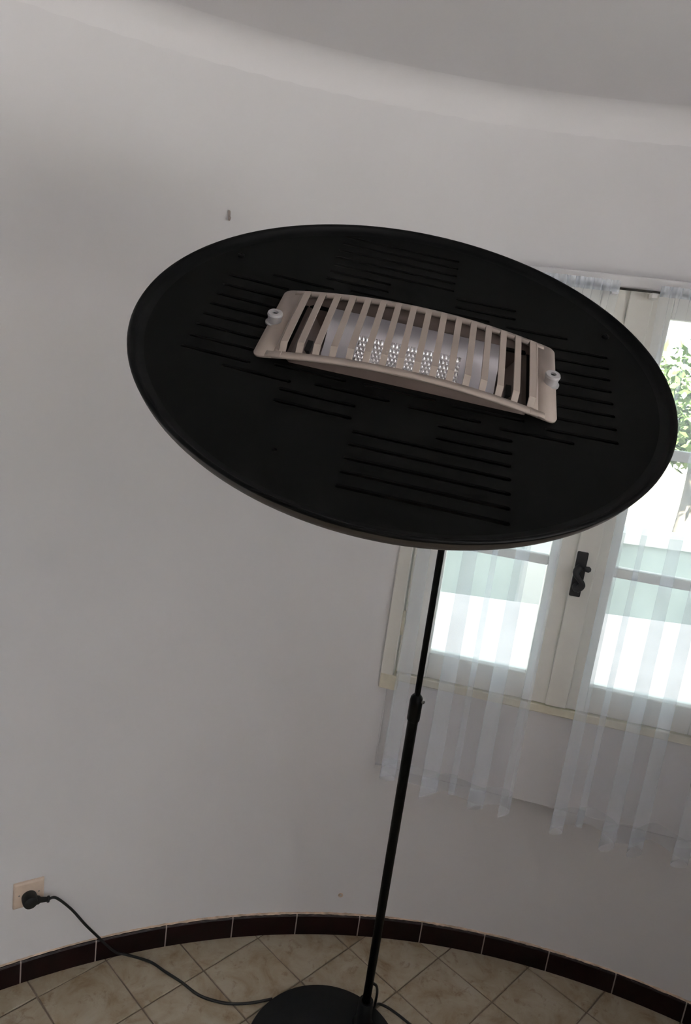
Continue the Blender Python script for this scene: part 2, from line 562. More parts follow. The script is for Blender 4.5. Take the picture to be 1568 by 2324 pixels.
for k in range(k0, k1):
    a0 = A0 + k * STEP + 0.055
    a1 = A0 + (k + 1) * STEP - 0.055
    t = MB()
    e = 0.0022
    n = 4
    rows = [(RW + 0.002, 0.0, 0), (RW - TB, 0.0, 0), (RW - TB, HB - 2 * e, 0), (RW - TB + e * 1.5, HB, 0), (RW + 0.002, HB, 0)]
    for q in range(n + 1):
        a = a0 + (a1 - a0) * q / n
        for r_, z_, _ in rows:
            t.v.append(pol(a, r_, z_ + 0.0003))
    nr = len(rows)
    for q in range(n):
        for w in range(nr):
            w2 = (w + 1) % nr
            t.f.append((q * nr + w, q * nr + w2, (q + 1) * nr + w2, (q + 1) * nr + w))
    t.f.append(tuple(range(nr))); t.f.append(tuple(n * nr + w for w in reversed(range(nr))))
    t.build('baseboard_tile', M['skirt'], base_o)

# ------------------------------------------------------------------ window in view
win = empty('window_1', wp(-0.112, 1.86, 0.84))
tag(win, 'white casement window with two sashes of three panes behind voile curtains', kind='structure')
D0 = 1.832
def bar(name, s0, s1, z0, z1, d0, d1, mat, parent, bev=0.003):
    return MB().box(wp(s0, d0, z0), WT * (s1 - s0), WN * (d1 - d0), (0, 0, z1 - z0)).build(name, mat, parent, bevel=bev)
SL, SR = -0.588, 0.364
bar('frame_jamb', SL, SL + 0.037, 0.838, 2.012, D0 - 0.012, 1.935, M['paint'], win)
bar('jamb_foot', SL + 0.001, SL + 0.052, 0.838, 0.884, D0 - 0.013, D0 + 0.03, M['old_paint'], win)
bar('frame_jamb', SR - 0.037, SR, 0.838, 2.012, D0 - 0.012, 1.935, M['paint'], win)
bar('frame_head', SL + 0.037, SR - 0.037, 1.985, 2.012, D0 - 0.008, 1.935, M['plaster'], win)
bar('frame_sill', SL + 0.037, SR - 0.037, 0.862, 0.886, D0 + 0.002, 1.935, M['old_paint'], win)
def sash(s0, s1, g0, g1, dd):
    z0, z1 = 0.890, 1.981
    gz0, gz1 = 0.966, 1.925
    sa = bar('sash', s0, g0, z0, z1, dd, dd + 0.042, M['paint'], win)      # hanging or meeting stile
    bar('stile', g1, s1, z0, z1, dd, dd + 0.042, M['paint'], sa)
    bar('bottom_rail', g0, g1, z0, gz0, dd + 0.001, dd + 0.041, M['paint'], sa)
    bar('top_rail', g0, g1, gz1, z1, dd + 0.001, dd + 0.041, M['paint'], sa)
    h = (gz1 - gz0) / 3
    for k in (1, 2):
        zc = gz0 + h * k
        bar('muntin', g0, g1, zc - 0.013, zc + 0.013, dd + 0.006, dd + 0.034, M['paint'], sa)
    for k in range(3):
        za, zb = gz0 + h * k + (0.013 if k else 0), gz0 + h * (k + 1) - (0.013 if k < 2 else 0)
        MB().box(wp(g0 - 0.004, dd + 0.020, za - 0.003), WT * (g1 - g0 + 0.008), WN * 0.003, (0, 0, zb - za + 0.006)).build('pane', M['glass'], sa)
    return sa
s_left = sash(SL + 0.0395, -0.098, -0.462, -0.196, D0 + 0.004)
s_right = sash(-0.0955, SR - 0.0395, -0.030, 0.236, D0 + 0.004)
# cover strip where the sashes meet
bar('cover_strip', -0.133, -0.078, 0.892, 1.980, D0 - 0.006, D0 + 0.004, M['paint'], s_left, 0.003)
# casement fittings
hd = bar('handle_plate', -0.131, -0.103, 1.209, 1.330, D0 - 0.013, D0 - 0.006, M['black_iron'], s_left, 0.003)
tag(hd, 'black iron espagnolette handle plate')
lev = []
for k in range(17):
    t = k / 16
    lev.append(wp(-0.117 + 0.0105 * math.sin(t * 2 * math.pi) * 1.0, D0 - 0.024 - 0.012 * math.sin(t * math.pi), 1.232 + 0.062 * t))
MB().tube(lev, [0.006 + 0.0035 * abs(math.cos(k / 16 * math.pi)) for k in range(17)], 10).build('lever', M['black_iron'], s_left, smooth=True)
MB().lathe(wp(-0.116, D0 - 0.013, 1.236), -WN, [(0.012, 0), (0.012, 0.008), (0.008, 0.016), (0.002, 0.019)], 20, (True, True)).build('lever_boss', M['black_iron'], s_left, smooth=True, auto=40)
MB().lathe(wp(-0.105, D0 - 0.026, 1.290), WT, [(0.003, -0.004), (0.007, 0.0), (0.008, 0.008), (0.004, 0.013)], 14, (True, True)).build('lever_knob', M['black_iron'], s_left, smooth=True)
for zz in (1.04, 1.80):
    MB().tube([wp(-0.549, D0 - 0.004, zz - 0.035), wp(-0.549, D0 - 0.004, zz + 0.035)], 0.006, 10).build('hinge', M['old_paint'], s_left, smooth=True, auto=40)

# unseen wide window added in the right-hand wall to light the room
w2 = empty('added_window', (XR + 0.1, (WY0 + WY1) / 2, WZ0))
tag(w2, 'unseen wide window added in the right-hand wall to light the room', kind='structure')
def xbox(name, y0, y1, z0, z1, x0, x1, mat):
    return MB().box((x0, y0, z0), (x1 - x0, 0, 0), (0, y1 - y0, 0), (0, 0, z1 - z0)).build(name, mat, w2)
xbox('frame_rail', WY0 - 0.03, WY1 + 0.03, WZ0 - 0.05, WZ0 + 0.03, XR - 0.01, XR + 0.10, M['paint'])
xbox('frame_rail', WY0 - 0.03, WY1 + 0.03, WZ1 - 0.03, WZ1 + 0.03, XR - 0.005, XR + 0.10, M['paint'])
for yy in (WY0 - 0.03, (WY0 * 2 + WY1) / 3 - 0.03, (WY0 + WY1 * 2) / 3 - 0.03, WY1 - 0.03):
    xbox('frame_jamb', yy, yy + 0.06, WZ0, WZ1, XR - 0.004, XR + 0.10, M['paint'])
ld = bpy.data.lights.new('sky_portal', 'AREA'); ld.shape = 'RECTANGLE'; ld.size = WZ1 - WZ0; ld.size_y = WY1 - WY0
ld.cycles.is_portal = True
lo = bpy.data.objects.new('sky_portal', ld); COL.objects.link(lo)
lo.location = (XR + 0.13, (WY0 + WY1) / 2, (WZ0 + WZ1) / 2)
lo.rotation_euler = Vector((-1, 0, 0)).to_track_quat('-Z', 'Y').to_euler()
ld.size, ld.size_y = WY1 - WY0, WZ1 - WZ0
ld = bpy.data.lights.new('sky_portal', 'AREA'); ld.shape = 'RECTANGLE'; ld.size = 0.96; ld.size_y = 1.2
ld.cycles.is_portal = True
lo = bpy.data.objects.new('sky_portal', ld); COL.objects.link(lo)
lo.location = wp(-0.112, 1.96, 1.43)
lo.rotation_euler = (-WN).to_track_quat('-Z', 'Y').to_euler()

# ------------------------------------------------------------------ curtain rod and curtains
DR = 1.790
ZR = 1.977
rod = empty('curtain_rod', wp(-0.112, DR, ZR))
tag(rod, 'thin dark curtain rod across the top of the window with white clips', 'curtain rod')
MB().tube([wp(-0.585, DR, ZR), wp(0.36, DR, ZR)], 0.0026, 10).build('wire', M['rod'], rod, smooth=True, auto=40)
for s in (-0.575, -0.172, -0.083, 0.35):
    MB().box(wp(s - 0.008, DR - 0.004, ZR - 0.014), WT * 0.016, WN * (D0 - DR), (0, 0, 0.012)).build('clip', M['white_plastic'], rod, bevel=0.002)

def sstep(a, b, x):
    t = max(0.0, min(1.0, (x - a) / (b - a)))
    return t * t * (3 - 2 * t)
def curtain(name, label, s0, s1, folds, ztop, zbot, seed):
    """folds: list of (centre s at the bottom, half width, depth) of the soft folds"""
    rnd = random.Random(seed)
    root = empty(name, wp((s0 + s1) / 2, DR, zbot))
    tag(root, label, 'curtain', 'voile curtains at the window')
    NU, NZ = 340, 64
    nt_ = 19
    ph = [rnd.uniform(-0.5, 0.5) for _ in range(40)]
    def pos(u, z):
        t = (z - zbot) / (ztop - zbot)                      # 0 bottom 1 top
        wtop = sstep(0.80, 0.985, t)
        s = s0 + (s1 - s0) * u
        # gathers near the rod
        g = 2 * math.pi * nt_ * u + ph[int(u * 38)] * 0.0
        dt = -0.0105 + 0.0045 * math.sin(g) + 0.002 * math.sin(2.7 * g + 1)
        st = s + 0.004 * math.cos(g * 1.0 + 0.4)
        # soft folds lower down: cloth doubles over itself around each fold
        db, sh = 0.0, 0.0
        for c, w, dep in folds:
            x = (s - c) / w
            db += -dep * (1.25 * math.exp(-x * x * 0.55) + 0.55 * x * math.exp(-x * x * 0.9))
            sh += -3.5 * (s - c) * math.exp(-x * x * 0.9)
        db += 0.006 * math.sin(2 * math.pi * 5.3 * u + seed)
        grow = 0.30 + 1.25 * (1 - t) ** 1.3
        if z > ZR + 0.002:
            dt *= 1.2
        d = wtop * dt + (1 - wtop) * db * grow
        ss = wtop * st + (1 - wtop) * (s + sh * (0.75 + 0.25 * (1 - t)))
        zz = z
        if t < 0.12:
            zz += (0.008 * math.sin(2 * math.pi * 2.3 * u + seed) + 0.25 * d) * (1 - t / 0.12) * 0.6
        return wp(ss, DR + d, zz)
    zl = [zbot + (ztop - zbot) * (k / NZ) for k in range(NZ + 1)]
    m = MB()
    for z in zl:
        for i in range(NU + 1):
            m.v.append(pos(i / NU, z))
    for j in range(NZ):
        for i in range(NU):
            b = j * (NU + 1) + i
            m.f.append((b, b + 1, b + NU + 2, b + NU + 1))
    m.build('cloth', M['voile'], root, smooth=True)
    h = MB()
    zh = [zbot + 0.052 * k / 5 for k in range(6)]
    for z in zh:
        for i in range(NU + 1):
            p = pos(i / NU, z)
            h.v.append(p + WN * 0.0025)
    for j in range(5):
        for i in range(NU):
            b = j * (NU + 1) + i
            h.f.append((b, b + 1, b + NU + 2, b + NU + 1))
    h.build('hem', M['voile_hem'], root, smooth=True)
    q = MB()
    zq = [ZR - 0.010 + (ztop - ZR + 0.010) * k / 6 for k in range(7)]
    for z in zq:
        for i in range(NU + 1):
            q.v.append(pos(i / NU, z) - WN * 0.0015)
    for j in range(6):
        for i in range(NU):
            b = j * (NU + 1) + i
            q.f.append((b, b + 1, b + NU + 2, b + NU + 1))
    q.build('header', M['voile_head'], root, smooth=True)
    return root
curtain('voile_curtain', 'sheer white curtain behind the lamp pole, left of the window handle', -0.553, -0.168,
        [(-0.518, 0.024, 0.010), (-0.398, 0.025, 0.030), (-0.335, 0.011, 0.010), (-0.268, 0.024, 0.034), (-0.190, 0.017, 0.032)], 1.993, 0.597, 2)
curtain('voile_curtain', 'sheer white curtain at the right edge, right of the window handle', -0.078, 0.345,
        [(-0.050, 0.020, 0.036), (0.010, 0.010, 0.008), (0.080, 0.024, 0.032), (0.150, 0.024, 0.034), (0.262, 0.024, 0.036)], 1.991, 0.590, 5)

# ------------------------------------------------------------------ floor lamp (uplighter)
LB = Vector((0.127, 1.537, 0.0))
lamp = empty('floor_lamp', LB)
tag(lamp, 'black floor lamp with a tilted slotted dish head on a thin telescopic pole', 'floor lamp')
MB().lathe(LB, (0, 0, 1), [(0.190, 0.0), (0.200, 0.003), (0.2010, 0.012), (0.198, 0.017), (0.190, 0.0195), (0.06, 0.021), (0.004, 0.021)], 96, (True, True)).build('base_plate', M['base'], lamp, smooth=True, auto=35)
PB = Vector((0.2266, 1.628, 0.100))          # where the tube leaves its socket
PT = Vector((0.1718, 1.2278, 1.6695))        # top of the pole
PD = (PT - PB).normalized()
MB().lathe(Vector((PB.x, PB.y, 0.019)), (PB - Vector((PB.x - PD.x * 0.02, PB.y - PD.y * 0.02, 0.019))), [(0.030, 0.0), (0.0225, 0.008), (0.0205, 0.03), (0.0195, 0.078), (0.0180, 0.081), (0.0125, 0.081), (0.0120, 0.07)], 32, (True, True)).build('pole_socket', M['base'], lamp, smooth=True, auto=40)
J0 = PB + PD * (PT - PB).length * 0.602
J1 = PB + PD * (PT - PB).length * 0.641
MB().tube([PB - PD * 0.05, PB + PD * 0.2, J0], 0.0110, 24).build('lower_tube', M['tube'], lamp, smooth=True, auto=40)
cl = MB().lathe(J0, PD, [(0.0112, -0.002), (0.0132, 0.0), (0.0134, 0.005), (0.0134, 0.046), (0.0122, 0.056), (0.0075, 0.063), (0.0060, 0.064)], 28, (True, True)).build('height_collar', M['lamp_black'], lamp, smooth=True, auto=30)
MB().tube([J0 + PD * 0.050 + Vector((0.0105, -0.005, 0)), J0 + PD * 0.050 + Vector((0.0150, -0.008, 0))], 0.0035, 10).build('set_screw', M['steel'], cl, smooth=True, auto=40)
MB().tube([J0, PT], 0.0062, 20).build('upper_tube', M['tube'], lamp, smooth=True, auto=40)

# head frame: centre of the rim circle, along the slots, across them, out of the dish
DC = Vector((0.0440, 0.8444, 1.7780))
DU = Vector((0.9946, -0.0601, -0.0845)).normalized()
DV = Vector((0.0951, 0.8535, 0.5123)); DV = (DV - DU * DV.dot(DU)).normalized()
DN = DU.cross(DV).normalized()
RD = 0.30
def dp(u, v, h):
    return DC + (DU * u + DV * v + DN * h) * RD
# arm from pole top to the underside of the bowl
arm = smooth_path([PT - PD * 0.06, PT, PT + Vector((-0.006, -0.05, 0.028)), Vector((0.115, 1.03, 1.690)), Vector((0.065, 0.935, 1.655)), DC - DN * 0.098, DC - DN * 0.066], 8)
MB().tube(arm, 0.0075, 14).build('arm', M['tube'], lamp, smooth=True)
MB().lathe(DC, DN, [(0.012, -0.100), (0.030, -0.082), (0.034, -0.062)], 28, (True, True)).build('head_joint', M['lamp_black'], lamp, smooth=True, auto=40)
# bowl shell
prof = []
for k in range(25):
    t = math.pi / 2 * (1 - k / 24)
    prof.append((max(0.004, math.cos(t)) * 0.998, -0.235 * math.sin(t) - 0.012))
prof = [(r * RD, h * RD) for r, h in prof]
rimp = [(r * RD, h * RD) for r, h in [(0.994, -0.016), (1.0015, -0.010), (1.0015, -0.004), (0.998, 0.0005), (0.994, 0.001), (0.989, -0.001), (0.984, -0.008), (0.978, -0.020), (0.966, -0.0265), (0.945, -0.0290)]]
bowl = MB().lathe(DC, DN, prof, 160, (True, False)).build('bowl', M['bowl_out'], lamp, smooth=True)
MB().lathe(DC, DN, rimp, 160).build('rim', M['lamp_black'], bowl, smooth=True)
# slotted plate
def hfl(u, v):
    return -0.0514 + 0.0252 * (u * u + v * v)
UC = 0.02
SLOTS = []
for v in (0.850, 0.782, 0.714, 0.646, 0.578): SLOTS.append((-0.400, 0.138, v))
for v in (-0.530, -0.600, -0.672, -0.742, -0.812): SLOTS.append((-0.111, 0.416, v))
for i in range(8):
    SLOTS += [(-0.773, -0.520, 0.282 - 0.0803 * i), (0.528, 0.782, 0.282 - 0.0803 * i)]
SLOTS += [(-0.400, -0.131, 0.513), (-0.402, -0.131, 0.447), (-0.286, -0.020, 0.388), (-0.610, -0.350, 0.368), (-0.462, -0.205, 0.305),
          (0.152, 0.410, 0.516), (0.152, 0.410, 0.448), (0.043, 0.303, 0.385), (0.369, 0.626, 0.370), (0.205, 0.467, 0.313),
          (-0.609, -0.360, -0.336), (-0.443, -0.180, -0.2535), (-0.391, -0.122, -0.390), (-0.391, -0.122, -0.462), (-0.284, -0.014, -0.3145),
          (-0.119, 0.144, -0.2455), (0.047, 0.307, -0.320), (0.368, 0.628, -0.333), (0.159, 0.417, -0.392), (0.159, 0.417, -0.462), (0.195, 0.457, -0.258)]
SW = 0.0098
def stadium(u0, u1, v, w):
    pts = []
    for k in range(7):
        a = -math.pi / 2 + math.pi * k / 6
        pts.append((u1 - w + w * math.cos(a), v + w * math.sin(a)))
    for k in range(7):
        a = math.pi / 2 + math.pi * k / 6
        pts.append((u0 + w + w * math.cos(a), v + w * math.sin(a)))
    return pts
loops = [[(0.958 * math.cos(2 * math.pi * k / 128), 0.958 * math.sin(2 * math.pi * k / 128)) for k in range(128)]]
holes = []
for u0, u1, v in SLOTS:
    loops.append(stadium(u0, u1, v, SW)); holes.append(('s', u0, u1, v))
TU0, TU1, TV = UC - 0.440, UC + 0.440, 0.196
# slots that would run into the trough opening are cut short by it
keep = []
for lp, hh in zip(loops[1:], holes):
    if abs(hh[3]) < TV + 0.012 and hh[1] < 0 and hh[2] > TU0 - 0.01: pass
    keep.append((lp, hh))
loops = [loops[0]] + [k[0] for k in keep]
loops.append([(TU0, -TV), (TU1, -TV), (TU1, TV), (TU0, TV)])
loops.append([(-0.320 + 0.0085 * math.cos(2 * math.pi * k / 12), -0.715 + 0.0085 * math.sin(2 * math.pi * k / 12)) for k in range(12)])
pts2, edges = [], []
for lp in loops:
    b = len(pts2)
    pts2 += [Vector(p) for p in lp]
    edges += [(b + k, b + (k + 1) % len(lp)) for k in range(len(lp))]
g = -0.92
while g < 0.93:
    h_ = -0.92
    while h_ < 0.93:
        if math.hypot(g, h_) < 0.92: pts2.append(Vector((g + random.uniform(-0.01, 0.01), h_ + random.uniform(-0.01, 0.01))))
        h_ += 0.092
    g += 0.092
cd = delaunay_2d_cdt(pts2, edges, [], 0, 1e-5)
pm = MB()
pm.v = [dp(p.x, p.y, hfl(p.x, p.y)) for p in cd[0]]
for fc in cd[2]:
    cx = sum(cd[0][i].x for i in fc) / len(fc); cy = sum(cd[0][i].y for i in fc) / len(fc)
    if math.hypot(cx, cy) > 0.958: continue
    if TU0 < cx < TU1 and abs(cy) < TV: continue
    if math.hypot(cx + 0.320, cy + 0.715) < 0.0083: continue
    bad = False
    for _, u0, u1, v in holes:
        if abs(cy - v) < SW and u0 < cx < u1:
            ex = max(u0 + SW - cx, cx - (u1 - SW), 0)
            if math.hypot(ex, cy - v) < SW: bad = True; break
    if not bad: pm.f.append(tuple(fc))
cnt = {}
for fc in pm.f:
    for k in range(len(fc)):
        e = (fc[k], fc[(k + 1) % len(fc)])
        key = (min(e), max(e))
        cnt[key] = None if key in cnt else e
nv = len(pm.v)
pm.v += [p - DN * 0.0022 for p in pm.v]
top_f = list(pm.f)
pm.f += [tuple(nv + i for i in reversed(fc)) for fc in top_f]
pm.f += [(e[1], e[0], nv + e[0], nv + e[1]) for e in cnt.values() if e]
plate = pm.build('slotted_plate', M['dish_plate'], bowl, smooth=True, auto=40)
tag(plate, 'dark slotted plate filling the dish')
for u, v in ((-0.771, 0.449), (0.781, 0.441)):
    MB().lathe(dp(u, v, hfl(u, v)), DN, [(0.0045, 0.0), (0.0045, 0.0022), (0.003, 0.0034), (0.0014, 0.0036), (0.0012, 0.0026)], 16, (True, True)).build('plate_screw', M['lamp_black'], bowl, smooth=True, auto=30)

# lamp housing trough under the grille
hous = {-1: MB(), 1: MB()}
def hgr(u):
    """height of the grille's edge strips: a shallow arch"""
    return 0.020 - 0.055 * ((u - UC) / 0.545) ** 2
NS = 48
for sv in (-1, 1):
    hm = hous[sv]
    for k in range(NS + 1):
        ua = UC - 0.50 + 1.0 * k / NS
        lo_ = -0.16 if abs(ua - UC) < 0.432 else -0.046
        hm.v += [dp(ua, 0.194 * sv, lo_), dp(ua, 0.226 * sv, hgr(ua) - 0.003)]
    for k in range(NS):
        hm.f.append((2 * k, 2 * k + 2, 2 * k + 3, 2 * k + 1))
housing = hous[-1].build('lamp_housing', M['housing'], lamp, smooth=True, auto=30, solid=0.0012)
hous[1].build('housing_side', M['housing'], housing, smooth=True, auto=30, solid=0.0012)
# reflector: smooth far side and bottom
rf = MB()
sec = []
for k in range(13):
    t = k / 12
    a = math.pi * (0.02 + 0.96 * t)
    sec.append((0.187 * math.cos(a), -0.012 - 0.148 * math.sin(a) ** 0.8))
RU0, RU1 = UC - 0.345, UC + 0.345
NR = 20
for k in range(NR + 1):
    u = RU0 + (RU1 - RU0) * k / NR
    for v, h in sec: rf.v.append(dp(u, v, h))
for k in range(NR):
    for w in range(12):
        b = k * 13 + w
        rf.f.append((b, b + 1, b + 14, b + 13))
refl = rf.build('reflector', M['reflector'], housing, smooth=True)
# dimpled bottom panel of the reflector
DM = MB()
NX, NY, RS = 27, 6, 6
du0, du1, dv0, dv1 = UC - 0.215, UC + 0.195, 0.040, 0.152
for iy in range(NY * RS + 1):
    for ix in range(NX * RS + 1):
        u = du0 + (du1 - du0) * ix / (NX * RS); v = dv0 + (dv1 - dv0) * iy / (NY * RS)
        fx = (ix / RS + 0.5 * (int(iy / RS) % 2)) % 1 - 0.5; fy = (iy / RS) % 1 - 0.5
        bm_ = max(0.0, 1 - (fx * fx + fy * fy) * 4.2)
        # follow the trough section
        x = max(-1, min(1, v / 0.187))
        a = math.acos(x)
        hh = -0.012 - 0.148 * math.sin(a) ** 0.8 + 0.010
        DM.v.append(dp(u, v, hh + 0.0095 * bm_))
w_ = NX * RS + 1
for iy in range(NY * RS):
    for ix in range(NX * RS):
        b = iy * w_ + ix
        DM.f.append((b, b + 1, b + w_ + 1, b + w_))
DM.build('dimpled_reflector', M['dimple'], housing, smooth=True)
# end walls, flanges and black boxes for the dark of the bulb slits
for sg in (-1, 1):
    ua, ub = UC + sg * 0.425, UC + sg * 0.340
    MB().add([dp(ua, -0.192, -0.052), dp(ua, 0.192, -0.052), dp(ub, 0.150, -0.165), dp(ub, -0.150, -0.165)], [(0, 1, 2, 3)]).build('end_wall', M['housing'], housing, solid=0.0012)
    MB().add([dp(ua, -0.192, -0.052), dp(ua, 0.192, -0.052), dp(UC + sg * 0.475, 0.192, -0.049), dp(UC + sg * 0.475, -0.192, -0.049)], [(0, 1, 2, 3)]).build('flange', M['housing'], housing, solid=0.001)
    um = UC + sg * 0.386
    hb = MB()
    hb.box(dp(um - 0.012, -0.055, -0.118), DU * (0.024 * RD), DV * (0.075 * RD), DN * (0.030 * RD))
    hb.build('bulb_slit_dark', M['dark_hole'], housing, bevel=0.0008)
# grille: arched sheet frame with raised bars
gf = MB()
def strip(v0, v1, u0, u1, n, hf):
    b = len(gf.v)
    for k in range(n + 1):
        u = u0 + (u1 - u0) * k / n
        gf.v.append(dp(u, v0, hf(u))); gf.v.append(dp(u, v1, hf(u)))
    for k in range(n):
        gf.f.append((b + 2 * k, b + 2 * k + 1, b + 2 * k + 3, b + 2 * k + 2))
GV, GI = 0.250, 0.216
GE = 0.545
BU = 0.445
strip(-GV, -GI, UC - 0.50, UC + 0.50, 40, hgr)
strip(GI, GV, UC - 0.50, UC + 0.50, 40, hgr)
for sg in (-1, 1):
    # end plate with rounded corners
    rc = 0.030
    outl = [(UC + sg * BU, -GV), (UC + sg * (GE - rc), -GV)]
    for k in range(1, 6):
        a = -math.pi / 2 + math.pi / 2 * k / 5
        outl.append((UC + sg * (GE - rc + rc * math.cos(a)), -GV + rc + rc * math.sin(a)))
    outl += [(UC + sg * (GE - rc + rc * math.cos(math.pi / 2 * k / 5)), GV - rc + rc * math.sin(math.pi / 2 * k / 5)) for k in range(0, 6)]
    outl.append((UC + sg * BU, GV))
    he = lambda u: hgr(u)
    # fan split in strips so that the plate follows the arch
    mid = [(UC + sg * (BU + 0.03), -GV), (UC + sg * (BU + 0.03), GV)]
    inner = [(UC + sg * BU, -GV), mid[0], mid[1], (UC + sg * BU, GV)]
    gf.add([dp(u, v, hgr(u)) for u, v in inner], [(0, 1, 2, 3)])
    outer = [mid[0]] + outl[1:-1] + [mid[1]]
    gf.add([dp(u, v, hgr(u)) for u, v in outer], [tuple(range(len(outer)))])
grille = gf.build('grille', M['grille'], lamp, solid=0.0028, smooth=True, auto=35)
tag(grille, 'beige-grey steel safety grille over the bulb trough')
RISE = 0.030
for i in range(16):
    u = UC - BU + 2 * BU * i / 15
    wb = 0.0118
    m = MB()
    ends = (i == 0, i == 15)
    ul, ur = u - wb, u + wb
    b = 0
    rows = [(-GI - 0.004, 0.0), (-GI + 0.004, 0.0), (-GI + 0.026, RISE), (-0.10, RISE + 0.001), (0.0, RISE + 0.0015), (0.10, RISE + 0.001), (GI - 0.026, RISE), (GI - 0.004, 0.0), (GI + 0.004, 0.0)]
    for v, e in rows:
        m.v.append(dp(ul, v, hgr(ul) + e)); m.v.append(dp(ur, v, hgr(ur) + e))
    for k in range(len(rows) - 1):
        m.f.append((2 * k, 2 * k + 1, 2 * k + 3, 2 * k + 2))
    if any(ends):   # outermost ribs slope down to the end plate
        sg = -1 if i == 0 else 1
        uo = u + sg * (wb + 0.016)
        b = len(m.v)
        for v, e in rows:
            ue = ul if i == 0 else ur
            m.v.append(dp(ue, v, hgr(ue) + e)); m.v.append(dp(uo, v * 1.02, hgr(uo) + 0.001))
        for k in range(len(rows) - 1):
            m.f.append((b + 2 * k, b + 2 * k + 1, b + 2 * k + 3, b + 2 * k + 2))
    m.build('grille_bar', M['grille'], grille, solid=0.0020)
for u in (-0.506, 0.543):
    hp = hgr(u)
    bt = MB().lathe(dp(u, -0.006, hp), DN, [(0.0105, -0.001), (0.0105, 0.001), (0.0078, 0.0015), (0.0080, 0.008), (0.0088, 0.0105), (0.0080, 0.0128), (0.0046, 0.0132), (0.0034, 0.0130), (0.0034, 0.0085)], 24, (True, True)).build('grille_bolt', M['spacer'], grille, smooth=True, auto=35)
    MB().lathe(dp(u, -0.006, hp) + DN * 0.0087, DN, [(0.0033, 0.0), (0.0033, 0.0022)], 6, (True, True)).build('hex_hole_dark', M['dark_hole'], grille)  # black plug giving the dark inside the bolt hole

# ------------------------------------------------------------------ cord, plug and wall socket
sock_c = Vector((-0.690, 1.645, 0.2735))
out_n = (Vector((CX, CY, 0)) - Vector((sock_c.x, sock_c.y, 0))).normalized()
out_t = Vector((out_n.y, -out_n.x, 0))
if out_t.x < 0: out_t = -out_t
ZV = Vector((0, 0, 1))
wallp = Vector((CX, CY, 0)) - out_n * RW
wallp.z = 0.2735
so = empty('wall_socket', wallp - ZV * 0.037)
tag(so, 'square cream wall socket low on the curved wall', 'wall socket')
pv = MB()
a_ = 0.0375
def sq(w, d): return [wallp + out_t * sx * w + ZV * sz * w + out_n * d for sx, sz in ((-1, -1), (1, -1), (1, 1), (-1, 1))]
pv.add(sq(a_, -0.006) + sq(a_, 0.006) + sq(a_ - 0.0035, 0.0095), [(0, 1, 5, 4), (1, 2, 6, 5), (2, 3, 7, 6), (3, 0, 4, 7), (4, 5, 9, 8), (5, 6, 10, 9), (6, 7, 11, 10), (7, 4, 8, 11), (8, 9, 10, 11), (3, 2, 1, 0)])
pv.build('cover_plate', M['cream_plastic'], so, bevel=0.0015)
for sx in (-1, 1):
    MB().lathe(wallp + out_t * sx * 0.024 + ZV * 0.003 + out_n * 0.009, out_n, [(0.0022, -0.001), (0.0022, 0.0008)], 10, (True, True)).build('cover_screw', M['steel'], so)
cord = empty('power_cord', Vector((-0.46, 1.765, 0.0)))
tag(cord, 'black power cord plugged into the wall socket and running to the lamp base', 'power cord')
pc = wallp + out_n * 0.0098 - ZV * 0.006
pl = MB()
pl.lathe(pc, out_n, [(0.0185, 0.0), (0.0190, 0.006), (0.0185, 0.020), (0.0165, 0.027), (0.010, 0.030), (0.001, 0.0305)], 28, (True, True))
plug = pl.build('plug', M['rubber'], cord, smooth=True, auto=35)
gpd = (out_t * 0.97 - ZV * 0.22).normalized()
gp = pc + out_n * 0.016
MB().tube([gp + gpd * 0.010, gp + gpd * 0.022, gp + gpd * 0.026, gp + gpd * 0.044, gp + gpd * 0.0442, gp + gpd * 0.048], [0.0125, 0.0105, 0.0075, 0.0062, 0.0085, 0.0085], 14).build('strain_relief', M['rubber'], plug, smooth=True, auto=40)
st = gp + gpd * 0.047
cpts = [st, st + gpd * 0.02 + ZV * 0.001, Vector((-0.590, 1.690, 0.196)), Vector((-0.557, 1.706, 0.140)), Vector((-0.527, 1.722, 0.092)), Vector((-0.500, 1.736, 0.050)),
        Vector((-0.478, 1.752, 0.016)), Vector((-0.452, 1.760, 0.0048)), Vector((-0.380, 1.747, 0.0045)), Vector((-0.329, 1.721, 0.0045)), Vector((-0.279, 1.696, 0.0045)), Vector((-0.222, 1.662, 0.0045)),
        Vector((-0.171, 1.650, 0.0045)), Vector((-0.123, 1.649, 0.0045)), Vector((-0.071, 1.661, 0.0045)), Vector((-0.022, 1.680, 0.0045))]
MB().tube(smooth_path(cpts, 8), 0.0036, 10).build('cable', M['rubber'], cord, smooth=True)
cp2 = [PB + PD * 0.075 + Vector((0.010, -0.004, 0)), PB + PD * 0.06 + Vector((0.020, 0.0, 0)), Vector((0.2525, 1.634, 0.115)), Vector((0.2535, 1.645, 0.070)), Vector((0.258, 1.668, 0.036)), Vector((0.272, 1.700, 0.014)), Vector((0.299, 1.701, 0.0048)), Vector((0.330, 1.681, 0.0045)), Vector((0.358, 1.659, 0.0045)), Vector((0.400, 1.628, 0.0045)), Vector((0.450, 1.575, 0.0045)), Vector((0.480, 1.48, 0.0045))]
MB().tube(smooth_path(cp2, 8), 0.0036, 10).build('lamp_lead', M['rubber'], lamp, smooth=True)

